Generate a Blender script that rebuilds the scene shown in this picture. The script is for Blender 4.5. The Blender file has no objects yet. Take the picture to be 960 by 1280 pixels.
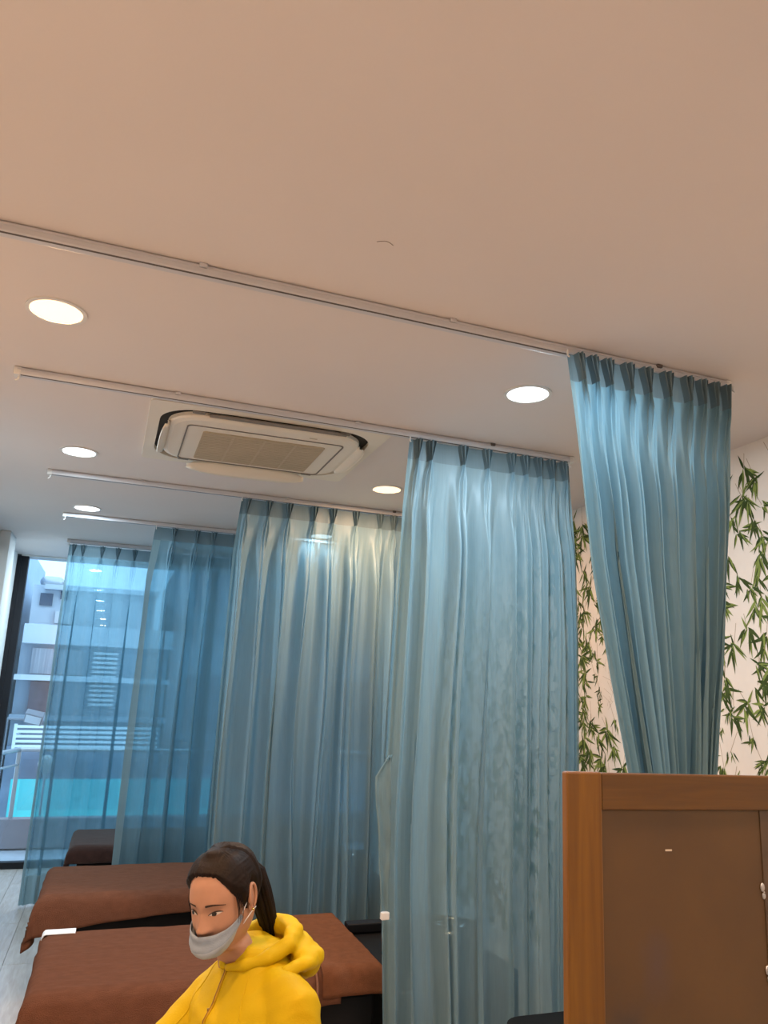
import bpy, bmesh, math, random
import numpy as np
from mathutils import Vector, Matrix, noise
from mathutils.bvhtree import BVHTree

S = bpy.context.scene
COL = S.collection
PI = math.pi

# ------------------------------------------------------------------ camera, world, exposure
CAMZ = 1.75
def norm(v): return v / np.linalg.norm(v)
_d1 = norm(np.array([2920., 328., 960.]))
_d2 = np.array([-340., 217., 960.]); _d2 = norm(_d2 - _d1 * (_d1 @ _d2))
_d3 = np.cross(_d1, _d2)
if _d3 @ np.array([0, -1, 0]) < 0: _d3 = -_d3
_R = np.stack([_d1, _d2, _d3])
cam = bpy.data.cameras.new('camera')
cam.sensor_fit = 'VERTICAL'; cam.sensor_height = 32.0; cam.lens = 24.0
cam.clip_start = 0.05; cam.clip_end = 200
camo = bpy.data.objects.new('camera', cam); COL.objects.link(camo)
m = Matrix.Identity(4)
for r in range(3):
    m[r][0] = _R[r][0]; m[r][1] = -_R[r][1]; m[r][2] = -_R[r][2]
m[0][3], m[1][3], m[2][3] = 0, 0, CAMZ
camo.matrix_world = m
S.camera = camo

W = bpy.data.worlds.new('overcast_sky'); S.world = W; W.use_nodes = True
WN = W.node_tree.nodes; WL = W.node_tree.links
bg = WN['Background']
tc = WN.new('ShaderNodeTexCoord'); nz = WN.new('ShaderNodeTexNoise'); nz.inputs['Scale'].default_value = 2.2
nz.inputs['Detail'].default_value = 4
rp = WN.new('ShaderNodeValToRGB')
rp.color_ramp.elements[0].position = .3; rp.color_ramp.elements[0].color = (.42, .68, .96, 1)
rp.color_ramp.elements[1].position = .75; rp.color_ramp.elements[1].color = (.62, .84, 1.0, 1)
WL.new(tc.outputs['Generated'], nz.inputs['Vector']); WL.new(nz.outputs['Fac'], rp.inputs['Fac'])
WL.new(rp.outputs['Color'], bg.inputs['Color'])
bg.inputs['Strength'].default_value = 2.7

vs = S.view_settings
vs.view_transform = 'Standard'; vs.look = 'None'; vs.gamma = 1; vs.use_curve_mapping = False
vs.exposure = 0.0
S.cycles.transparent_max_bounces = 32
S.cycles.max_bounces = 10
S.cycles.diffuse_bounces = 5
S.cycles.transmission_bounces = 8

WARM = (1.0, .60, .34); COOL = (.72, .89, 1.0)
LAMP_W = 26.0

# ------------------------------------------------------------------ materials
def lin(r, g, b):
    f = lambda c: (c / 255 / 12.92) if c / 255 <= .04045 else ((c / 255 + .055) / 1.055) ** 2.4
    return (f(r), f(g), f(b), 1)
MATS = {}
def mat(name, col, rough=.6, metal=0., spec=.5, noise_scale=0, noise_amt=0., bump=0., bump_scale=80., coat=0., stretch=None, sheen=0., sss=0.):
    if name in MATS: return MATS[name]
    M = bpy.data.materials.new(name); M.use_nodes = True
    N = M.node_tree.nodes; L = M.node_tree.links
    p = N['Principled BSDF']
    p.inputs['Base Color'].default_value = col
    p.inputs['Roughness'].default_value = rough
    p.inputs['Metallic'].default_value = metal
    p.inputs['Specular IOR Level'].default_value = spec
    p.inputs['Coat Weight'].default_value = coat
    p.inputs['Sheen Weight'].default_value = sheen
    if sss:
        p.inputs['Subsurface Weight'].default_value = sss
        p.inputs['Subsurface Radius'].default_value = (.012, .005, .003)
        p.inputs['Subsurface Scale'].default_value = 1
    t = N.new('ShaderNodeTexCoord'); mp = N.new('ShaderNodeMapping')
    if stretch: mp.inputs['Scale'].default_value = stretch
    L.new(t.outputs['Object'], mp.inputs['Vector'])
    if noise_amt:
        n = N.new('ShaderNodeTexNoise'); n.inputs['Scale'].default_value = noise_scale; n.inputs['Detail'].default_value = 5
        L.new(mp.outputs['Vector'], n.inputs['Vector'])
        r = N.new('ShaderNodeMapRange'); r.inputs['From Min'].default_value = .3; r.inputs['From Max'].default_value = .7
        r.inputs['To Min'].default_value = 1 - noise_amt; r.inputs['To Max'].default_value = 1 + noise_amt
        L.new(n.outputs['Fac'], r.inputs['Value'])
        x = N.new('ShaderNodeMix'); x.data_type = 'RGBA'; x.blend_type = 'MULTIPLY'; x.inputs['Factor'].default_value = 1
        x.inputs['A'].default_value = col
        L.new(r.outputs['Result'], x.inputs['B']); L.new(x.outputs['Result'], p.inputs['Base Color'])
    if bump:
        n2 = N.new('ShaderNodeTexNoise'); n2.inputs['Scale'].default_value = bump_scale; n2.inputs['Detail'].default_value = 4
        L.new(mp.outputs['Vector'], n2.inputs['Vector'])
        b = N.new('ShaderNodeBump'); b.inputs['Strength'].default_value = bump; b.inputs['Distance'].default_value = .01
        L.new(n2.outputs['Fac'], b.inputs['Height']); L.new(b.outputs['Normal'], p.inputs['Normal'])
    MATS[name] = M
    return M

def fabric(name, col, alpha, trans=.5, weave=900., uvweave=False):
    """woven cloth: diffuse + translucent, open weave lets some light straight through"""
    M = bpy.data.materials.new(name); M.use_nodes = True
    N = M.node_tree.nodes; L = M.node_tree.links
    for n in list(N):
        if n.type == 'BSDF_PRINCIPLED': N.remove(n)
    out = [n for n in N if n.type == 'OUTPUT_MATERIAL'][0]
    d = N.new('ShaderNodeBsdfDiffuse'); t = N.new('ShaderNodeBsdfTranslucent'); tr = N.new('ShaderNodeBsdfTransparent')
    g = N.new('ShaderNodeBsdfGlossy'); g.inputs['Roughness'].default_value = .45
    tcn = N.new('ShaderNodeTexCoord'); mp = N.new('ShaderNodeMapping'); mp.inputs['Scale'].default_value = (1, 1, .05)
    n = N.new('ShaderNodeTexNoise'); n.inputs['Scale'].default_value = 160; n.inputs['Detail'].default_value = 3
    L.new(tcn.outputs['Object'], mp.inputs['Vector']); L.new(mp.outputs['Vector'], n.inputs['Vector'])
    r = N.new('ShaderNodeMapRange'); r.inputs['From Min'].default_value = .3; r.inputs['From Max'].default_value = .7
    r.inputs['To Min'].default_value = .96; r.inputs['To Max'].default_value = 1.04
    L.new(n.outputs['Fac'], r.inputs['Value'])
    x = N.new('ShaderNodeMix'); x.data_type = 'RGBA'; x.blend_type = 'MULTIPLY'; x.inputs['Factor'].default_value = 1
    x.inputs['A'].default_value = col
    L.new(r.outputs['Result'], x.inputs['B'])
    L.new(x.outputs['Result'], d.inputs['Color']); L.new(x.outputs['Result'], t.inputs['Color'])
    g.inputs['Color'].default_value = (.8, .85, .9, 1)
    tr.inputs['Color'].default_value = (.62, .87, .96, 1)
    m1 = N.new('ShaderNodeMixShader'); m1.inputs['Fac'].default_value = trans
    L.new(d.outputs[0], m1.inputs[1]); L.new(t.outputs[0], m1.inputs[2])
    m3 = N.new('ShaderNodeMixShader'); m3.inputs['Fac'].default_value = .03
    L.new(m1.outputs[0], m3.inputs[1]); L.new(g.outputs[0], m3.inputs[2])
    m2 = N.new('ShaderNodeMixShader'); m2.inputs['Fac'].default_value = alpha
    L.new(m3.outputs[0], m2.inputs[1]); L.new(tr.outputs[0], m2.inputs[2])
    L.new(m2.outputs[0], out.inputs['Surface'])
    return M

def emis(name, col, s):
    M = bpy.data.materials.new(name); M.use_nodes = True
    p = M.node_tree.nodes['Principled BSDF']
    p.inputs['Base Color'].default_value = (.8, .8, .8, 1)
    p.inputs['Emission Color'].default_value = (*col, 1); p.inputs['Emission Strength'].default_value = s
    return M

def wood(name, c1, c2, scale=(6, 6, .7), rough=.42, grain=22, bump=.05):
    M = bpy.data.materials.new(name); M.use_nodes = True
    N = M.node_tree.nodes; L = M.node_tree.links; p = N['Principled BSDF']
    p.inputs['Roughness'].default_value = rough
    t = N.new('ShaderNodeTexCoord'); mp = N.new('ShaderNodeMapping'); mp.inputs['Scale'].default_value = scale
    oi = N.new('ShaderNodeObjectInfo'); ad = N.new('ShaderNodeVectorMath'); ad.operation = 'ADD'
    sc = N.new('ShaderNodeVectorMath'); sc.operation = 'SCALE'; sc.inputs['Scale'].default_value = 7
    L.new(oi.outputs['Location'], sc.inputs[0])
    L.new(t.outputs['Object'], ad.inputs[0]); L.new(sc.outputs[0], ad.inputs[1]); L.new(ad.outputs[0], mp.inputs['Vector'])
    n = N.new('ShaderNodeTexNoise'); n.inputs['Scale'].default_value = grain; n.inputs['Detail'].default_value = 7; n.inputs['Distortion'].default_value = .6
    n2 = N.new('ShaderNodeTexNoise'); n2.inputs['Scale'].default_value = grain * .18; n2.inputs['Detail'].default_value = 3
    L.new(mp.outputs[0], n.inputs['Vector']); L.new(mp.outputs[0], n2.inputs['Vector'])
    a = N.new('ShaderNodeMath'); a.operation = 'ADD'; L.new(n.outputs['Fac'], a.inputs[0]); L.new(n2.outputs['Fac'], a.inputs[1])
    r = N.new('ShaderNodeValToRGB')
    r.color_ramp.elements[0].position = .36; r.color_ramp.elements[0].color = c1
    r.color_ramp.elements[1].position = .66; r.color_ramp.elements[1].color = c2
    h = N.new('ShaderNodeMath'); h.operation = 'MULTIPLY'; h.inputs[1].default_value = .5
    L.new(a.outputs[0], h.inputs[0]); L.new(h.outputs[0], r.inputs['Fac']); L.new(r.outputs['Color'], p.inputs['Base Color'])
    b = N.new('ShaderNodeBump'); b.inputs['Strength'].default_value = bump; b.inputs['Distance'].default_value = .01
    L.new(n.outputs['Fac'], b.inputs['Height']); L.new(b.outputs['Normal'], p.inputs['Normal'])
    return M

M_ceil = mat('ceiling_paint', (.755, .695, .67, 1), .9, spec=.2, noise_scale=1.5, noise_amt=.015)
M_wall = mat('wall_paint', (.72, .72, .70, 1), .85, spec=.2, noise_scale=2, noise_amt=.02)
M_paper = mat('wallpaper_ground', (.82, .76, .70, 1), .8, spec=.2, noise_scale=6, noise_amt=.03)
M_leafd = mat('leaf_ink_dark', lin(66, 82, 46), .8, spec=.1, noise_scale=30, noise_amt=.3)
M_leafl = mat('leaf_ink_light', lin(126, 142, 78), .8, spec=.1, noise_scale=30, noise_amt=.25)
M_twig = mat('twig_ink', lin(176, 160, 140), .8, spec=.1)
M_white = mat('white_plastic', (.72, .71, .69, 1), .45, noise_scale=3, noise_amt=.02)
M_track = mat('track_enamel', (.60, .60, .63, 1), .4, noise_scale=4, noise_amt=.03)
M_slot = mat('track_slot_dark', (.12, .10, .09, 1), .7)
M_ac = mat('ac_plastic', (.78, .72, .62, 1), .5, noise_scale=3, noise_amt=.03)
M_acg = mat('ac_grille_beige', (.47, .40, .29, 1), .7, noise_scale=5, noise_amt=.08)
M_dark = mat('recess_shade', (.03, .026, .022, 1), .8)  # near-black standing in for the shade inside the louver slots
M_foam = mat('louver_foam_grey', (.20, .18, .16, 1), .8)
M_black = mat('black_vinyl', (.007, .007, .008, 1), .5, spec=.2, bump=.1, bump_scale=300)
M_blackf = mat('black_frame', (.011, .012, .016, 1), .5, spec=.25)
M_chrome = mat('chrome', (.75, .75, .76, 1), .12, metal=1)
M_brown = mat('brown_terry', (.205, .090, .055, 1), .95, spec=.05, noise_scale=30, noise_amt=.10, stretch=(.6, 1.6, 1), bump=.9, bump_scale=420)
M_brown2 = mat('brown_terry_end_towel', (.24, .10, .052, 1), .95, spec=.05, noise_scale=30, noise_amt=.1, bump=.9, bump_scale=420)
M_dkbrown = mat('dark_brown_terry', (.045, .020, .016, 1), .95, spec=.1, noise_scale=26, noise_amt=.25, bump=.8, bump_scale=420, sheen=.2)
M_band = mat('towel_band', (.23, .10, .055, 1), .85, bump=.5, bump_scale=300)
M_sheet = mat('white_sheet', (.75, .78, .82, 1), .8, bump=.1, bump_scale=200)
M_steel = mat('brushed_steel', (.55, .56, .58, 1), .35, metal=1)

FCOL = (.255, .40, .475, 1)  # one cloth for all curtains; copies put backlight and layering into the colour
M_fab = fabric('sheer_blue_backlit', (.17, .32, .40, 1), .40, .38)
M_fab2 = fabric('sky_blue_front_lit', FCOL, .19, .36)
M_fab1 = fabric('blue_fabric_gathered', (.18, .33, .41, 1), .04, .42)
M_head = fabric('curtain_header_tape', (.16, .24, .28, 1), .03, .30)
M_hem = fabric('curtain_hem_fabric', (.24, .36, .40, 1), .08, .40)

# ------------------------------------------------------------------ mesh helpers
def link(name, me, parent=None, loc=None):
    o = bpy.data.objects.new(name, me); COL.objects.link(o)
    if parent is not None: o.parent = parent
    if loc: o.location = loc
    return o
def obj(name, verts, faces, material, parent=None, smooth=True, mats=None, fmat=None, loc=None):
    me = bpy.data.meshes.new(name)
    me.from_pydata([tuple(v) for v in verts], [], faces)
    for mm in (mats or [material]): me.materials.append(mm)
    if fmat: me.polygons.foreach_set('material_index', fmat)
    me.polygons.foreach_set('use_smooth', [smooth] * len(me.polygons))
    me.update()
    return link(name, me, parent, loc)
def tag(o, label=None, cat=None, group=None, kind=None):
    if label: o['label'] = label
    if cat: o['category'] = cat
    if group: o['group'] = group
    if kind: o['kind'] = kind
    return o
def thing(name, label, cat, loc=(0, 0, 0), group=None):
    o = bpy.data.objects.new(name, None); COL.objects.link(o); o.location = loc; o.empty_display_size = .1
    return tag(o, label, cat, group)

class MB:
    def __init__(s): s.v = []; s.f = []; s.m = []
    def add(s, v, f, mi=0):
        b = len(s.v); s.v += [tuple(p) for p in v]; s.f += [tuple(i + b for i in q) for q in f]; s.m += [mi] * len(f); return s
    def box(s, x0, x1, y0, y1, z0, z1, bev=0., mi=0):
        if bev <= 0:
            v = [(x, y, z) for x in (x0, x1) for y in (y0, y1) for z in (z0, z1)]
            f = [(0, 1, 3, 2), (4, 6, 7, 5), (0, 4, 5, 1), (2, 3, 7, 6), (0, 2, 6, 4), (1, 5, 7, 3)]
            return s.add(v, f, mi)
        bm = bmesh.new()
        bmesh.ops.create_cube(bm, size=1)
        for q in bm.verts:
            q.co = Vector(((x0 + x1) / 2 + q.co.x * (x1 - x0), (y0 + y1) / 2 + q.co.y * (y1 - y0), (z0 + z1) / 2 + q.co.z * (z1 - z0)))
        bmesh.ops.bevel(bm, geom=bm.edges[:], offset=bev, segments=2, profile=.5, affect='EDGES')
        bm.verts.ensure_lookup_table()
        v = [q.co[:] for q in bm.verts]; f = [[w.index for w in q.verts] for q in bm.faces]
        bm.free(); return s.add(v, f, mi)
    def tube(s, pts, rad, n=10, cap=True, mi=0, flat=None, up=None):
        """swept tube with round caps; rad a number or list; flat scales second axis"""
        P = [Vector(p) for p in pts]; k = len(P)
        if not hasattr(rad, '__len__'): rad = [rad] * k
        rings = []
        pn = None
        for i in range(k):
            t = (P[min(i + 1, k - 1)] - P[max(i - 1, 0)]).normalized()
            if pn is None:
                a = Vector(up) if up else (Vector((0, 0, 1)) if abs(t.z) < .9 else Vector((0, 1, 0)))
                pn = (a - t * a.dot(t)).normalized()
            else: pn = (pn - t * pn.dot(t)).normalized()
            b = t.cross(pn)
            fl = 1 if flat is None else (flat[i] if hasattr(flat, '__len__') else flat)
            rings.append((P[i], t, pn.copy(), b, rad[i], fl))
        rr = []
        if cap:
            p, t, a, b, r, fl = rings[0]
            for c in (-.95, -.7, -.35): rr.append((p + t * r * c, a, b, r * math.sqrt(1 - c * c), fl))
        for p, t, a, b, r, fl in rings: rr.append((p, a, b, r, fl))
        if cap:
            p, t, a, b, r, fl = rings[-1]
            for c in (.35, .7, .95): rr.append((p + t * r * c, a, b, r * math.sqrt(1 - c * c), fl))
        v = []; f = []
        for p, a, b, r, fl in rr:
            for j in range(n):
                w = 2 * PI * j / n
                v.append(p + a * (r * math.cos(w)) + b * (r * fl * math.sin(w)))
        for i in range(len(rr) - 1):
            for j in range(n):
                q = (j + 1) % n
                f.append((i * n + j, i * n + q, (i + 1) * n + q, (i + 1) * n + j))
        f.append(tuple(range(n - 1, -1, -1))); f.append(tuple((len(rr) - 1) * n + j for j in range(n)))
        return s.add(v, f, mi)
    def prism(s, loop, z0, z1, mi=0):
        n = len(loop)
        v = [(x, y, z0) for x, y in loop] + [(x, y, z1) for x, y in loop]
        f = [tuple(range(n - 1, -1, -1)), tuple(range(n, 2 * n))]
        f += [(i, (i + 1) % n, n + (i + 1) % n, n + i) for i in range(n)]
        return s.add(v, f, mi)
    def ring(s, outer, inner, z0, z1, mi=0):
        n = len(outer)
        v = [(x, y, z0) for x, y in outer] + [(x, y, z0) for x, y in inner] + [(x, y, z1) for x, y in outer] + [(x, y, z1) for x, y in inner]
        f = []
        for i in range(n):
            j = (i + 1) % n
            f += [(i, n + i, n + j, j), (2 * n + i, 2 * n + j, 3 * n + j, 3 * n + i), (i, j, 2 * n + j, 2 * n + i), (n + i, 3 * n + i, 3 * n + j, n + j)]
        return s.add(v, f, mi)
    def ball(s, c, r, nu=16, nv=10, mi=0, rot=None):
        if not hasattr(r, '__len__'): r = (r, r, r)
        v = []; f = []
        for i in range(nv + 1):
            th = PI * i / nv
            for j in range(nu):
                ph = 2 * PI * j / nu
                p = Vector((r[0] * math.sin(th) * math.cos(ph), r[1] * math.sin(th) * math.sin(ph), r[2] * math.cos(th)))
                if rot: p = rot @ p
                v.append(p + Vector(c))
        for i in range(nv):
            for j in range(nu):
                q = (j + 1) % nu
                f.append((i * nu + j, (i + 1) * nu + j, (i + 1) * nu + q, i * nu + q))
        return s.add(v, f, mi)
    def build(s, name, material, parent=None, smooth=False, mats=None, loc=None):
        return obj(name, s.v, s.f, material, parent, smooth, mats, s.m if mats else None, loc)

def grid_faces(nu, nv, wrap=False):
    f = []
    for i in range(nu - 1):
        for j in range(nv - (0 if wrap else 1)):
            q = (j + 1) % nv
            f.append((i * nv + j, (i + 1) * nv + j, (i + 1) * nv + q, i * nv + q))
    return f
def rrect(cx, cy, hx, hy, r, n=8):
    L = []
    for k, (sx, sy) in enumerate(((1, 1), (-1, 1), (-1, -1), (1, -1))):
        for i in range(n + 1):
            a = PI / 2 * (k + i / n)
            L.append((cx + sx * (hx - r) + r * math.cos(a), cy + sy * (hy - r) + r * math.sin(a)))
    return L
def lerp(a, b, t): return a + (b - a) * t
def sst(a, b, x):
    t = min(1, max(0, (x - a) / (b - a))); return t * t * (3 - 2 * t)
def pw(tab, x):
    """piecewise linear table [(x, y)...] ascending in x"""
    if x <= tab[0][0]: return tab[0][1]
    for (a, b), (c, d) in zip(tab, tab[1:]):
        if x <= c: return b + (d - b) * (x - a) / (c - a)
    return tab[-1][1]
def fnoise(x, y=0., z=0.): return noise.noise(Vector((x, y, z)))
def evald(o, name=None):
    """bake an object's modifiers into its mesh"""
    dg = bpy.context.evaluated_depsgraph_get(); dg.update()
    me = bpy.data.meshes.new_from_object(o.evaluated_get(dg))
    o.modifiers.clear(); o.data = me
    return o

# ------------------------------------------------------------------ the room
X0, X1, YB, YW, ZC = -1.07, 2.92, -2.6, 8.76, 3.05
fl = tag(MB().box(X0 - .15, X1 + .15, YB - .15, YW + .1, -.12, -.008).build('floor', mat('floor_joint', (.25, .2, .17, 1), .8)), kind='structure')
M_plank = wood('pale_oak_laminate', (.42, .36, .31, 1), (.56, .50, .45, 1), scale=(5, .6, 5), rough=.22, grain=9, bump=.015)
pmesh = {}
rng = random.Random(4)
PWID, PLEN = .2, 1.24
row = 0
x = X0
while x < X1 - 1e-3:
    w = min(PWID, X1 - x)
    y = YB - rng.random() * PLEN
    while y < YW:
        a, b = max(y, YB), min(y + PLEN, YW)
        if b - a > .03:
            key = (round(w, 3), round(b - a, 3))
            if key not in pmesh:
                o = MB().box(.0012, w - .0012, .0012, b - a - .0012, -.008, 0, .0012).build('plank', M_plank, fl)
                pmesh[key] = o.data
            else: o = link('plank', pmesh[key], fl)
            o.location = (x, a, 0)
        y += PLEN
    x += PWID; row += 1
ce = tag(MB().box(X0 - .15, X1 + .15, YB - .15, YW + .25, ZC, ZC + .12).build('ceiling', M_ceil), kind='structure')
sc_ = MB().tube([(.6 + .05 * t, 1.93 - .012 * math.sin(PI * t), ZC - .0008) for t in [i / 8 for i in range(9)]], .0012, 6)
sc_.build('hairline_crack', mat('crack_shadow', (.3, .25, .22, 1), .9), ce, True)
wl = MB().box(X0 - .15, X0, YB, YW + .1, 0, ZC)
wl = tag(wl.build('wall_left', M_wall), kind='structure')
MB().box(X0, -.985, 7.37, 7.75, 0, ZC, .004).build('column', M_wall, wl)
wr = tag(MB().box(X1, X1 + .15, YB, YW + .1, 0, ZC).build('wall_right', M_paper), kind='structure')
tag(MB().box(X0 - .15, X1 + .15, YB - .15, YB, 0, ZC).build('wall_back', M_wall), kind='structure')
tag(MB().box(X0, X0 + .012, YB, 7.37, 0, .09, .002).build('baseboard_left', M_white), kind='structure')
tag(MB().box(X1 - .012, X1, YB, YW, 0, .09, .002).build('baseboard_right', M_white), kind='structure')

# bamboo print on the right wall: flat ink shapes of leaves and twigs lying on the paper
pr = MB(); rl = random.Random(21)
XP = X1 - .0006
def leaf(y, z, ang, ln, wd):
    c, s_ = math.cos(ang), math.sin(ang)
    xo = XP - rl.random() * .0018                       # overlapping prints need a hair of depth between them
    P = lambda u, v: (xo, y + u * c - v * s_, z + u * s_ + v * c)
    bow = rl.uniform(-.12, .12) * ln
    sp = [(0, 0), (.12, .55), (.32, 1), (.6, .72), (.85, .28), (1, 0)]
    up = [P(u * ln, w * wd * .5 + bow * u * u) for u, w in sp]
    mid = [P(u * ln, bow * u * u) for u, w in sp]
    dn = [P(u * ln, -w * wd * .5 + bow * u * u) for u, w in sp]
    t = rl.random()
    a, b = ((0, 0) if t < .42 else (0, 1) if t < .8 else (1, 1))
    n = len(sp)
    pr.add(up + mid, [(i, i + 1, n + i + 1, n + i) for i in range(n - 1)], a)
    pr.add(mid + dn, [(i, i + 1, n + i + 1, n + i) for i in range(n - 1)], b)
def twig(y0, z0, y1, z1, w=.0016):
    d = Vector((y1 - y0, z1 - z0)); nrm = Vector((-d.y, d.x)).normalized() * w
    pr.add([(XP + .0001, y0 + nrm.x, z0 + nrm.y), (XP + .0001, y1 + nrm.x, z1 + nrm.y), (XP + .0001, y1 - nrm.x, z1 - nrm.y), (XP + .0001, y0 - nrm.x, z0 - nrm.y)], [(0, 1, 2, 3)], 2)
yy = 1.35
while yy < 6.8:
    z = .14 + rl.random() * .1
    while z < 3.0:
        dens = fnoise(yy * 1.7, z * 1.3, 5)
        if dens > -.42:
            cy = yy + rl.gauss(0, .05); nl = rl.randint(5, 9)
            base = rl.choice([-1.15, -1.7, -2.2, -.8, -1.45])
            s_ = rl.uniform(.85, 1.3)
            if dens < -.12: s_ *= .6
            for k in range(nl):
                leaf(cy + rl.gauss(0, .012), z + rl.gauss(0, .012), base + (k - nl / 2) * rl.uniform(.2, .34) + rl.gauss(0, .12),
                     s_ * rl.uniform(.065, .125), s_ * rl.uniform(.012, .019))
            if rl.random() < .6: leaf(cy, z, base + PI + rl.uniform(-.7, .7), s_ * .07, s_ * .012)
            twig(cy, z, cy + rl.uniform(-.06, .06), z + rl.uniform(.06, .14))
        else:
            for k in range(4): twig(yy + rl.gauss(0, .04), z + rl.gauss(0, .04), yy + rl.gauss(0, .05), z + rl.gauss(0, .05), .0008)
        z += rl.uniform(.065, .115)
    yy += rl.uniform(.10, .17)
tag(pr.build('bamboo_leaf_print', M_leafd, wr, mats=[M_leafd, M_leafl, M_twig]), kind='stuff')

# window wall: black frames and glass
def glass_mat():
    M = bpy.data.materials.new('window_glass'); M.use_nodes = True
    N = M.node_tree.nodes; L = M.node_tree.links
    N.remove(N['Principled BSDF']); out = [n for n in N if n.type == 'OUTPUT_MATERIAL'][0]
    t = N.new('ShaderNodeBsdfTransparent'); t.inputs['Color'].default_value = (.90, .95, .98, 1)
    g = N.new('ShaderNodeBsdfGlossy'); g.inputs['Roughness'].default_value = .01
    mx = N.new('ShaderNodeMixShader'); mx.inputs['Fac'].default_value = .06
    L.new(t.outputs[0], mx.inputs[1]); L.new(g.outputs[0], mx.inputs[2]); L.new(mx.outputs[0], out.inputs['Surface'])
    return M
M_glass = glass_mat()
win = bpy.data.objects.new('window_1', None); COL.objects.link(win); win['kind'] = 'structure'; win.location = (.92, YW, 0)
def wbox(n, x0, x1, z0, z1, y0=8.70, y1=8.79, mt=M_blackf, bev=.003):
    o = MB().box(x0 - .92, x1 - .92, y0 - YW, y1 - YW, z0, z1, bev).build(n, mt, win); return o
wbox('window_frame_bottom', X0, X1, 0, .06); wbox('window_frame_top', X0, X1, 3.035, ZC, mt=M_wall)
for a in (X0 + .04, .93, X1 - .07):
    wbox('window_jamb', a, a + .07, .06, 3.035)
for a, b in ((X0 + .11, .93), (1.0, X1 - .07)):
    wbox('window_pane', a, b, .06, 3.035, 8.742, 8.748, M_glass, 0)
tag(MB().box(X0 - .15, X0 + .04, 8.70, 8.8, 0, ZC).build('trim_1', M_blackf), kind='structure')

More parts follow.
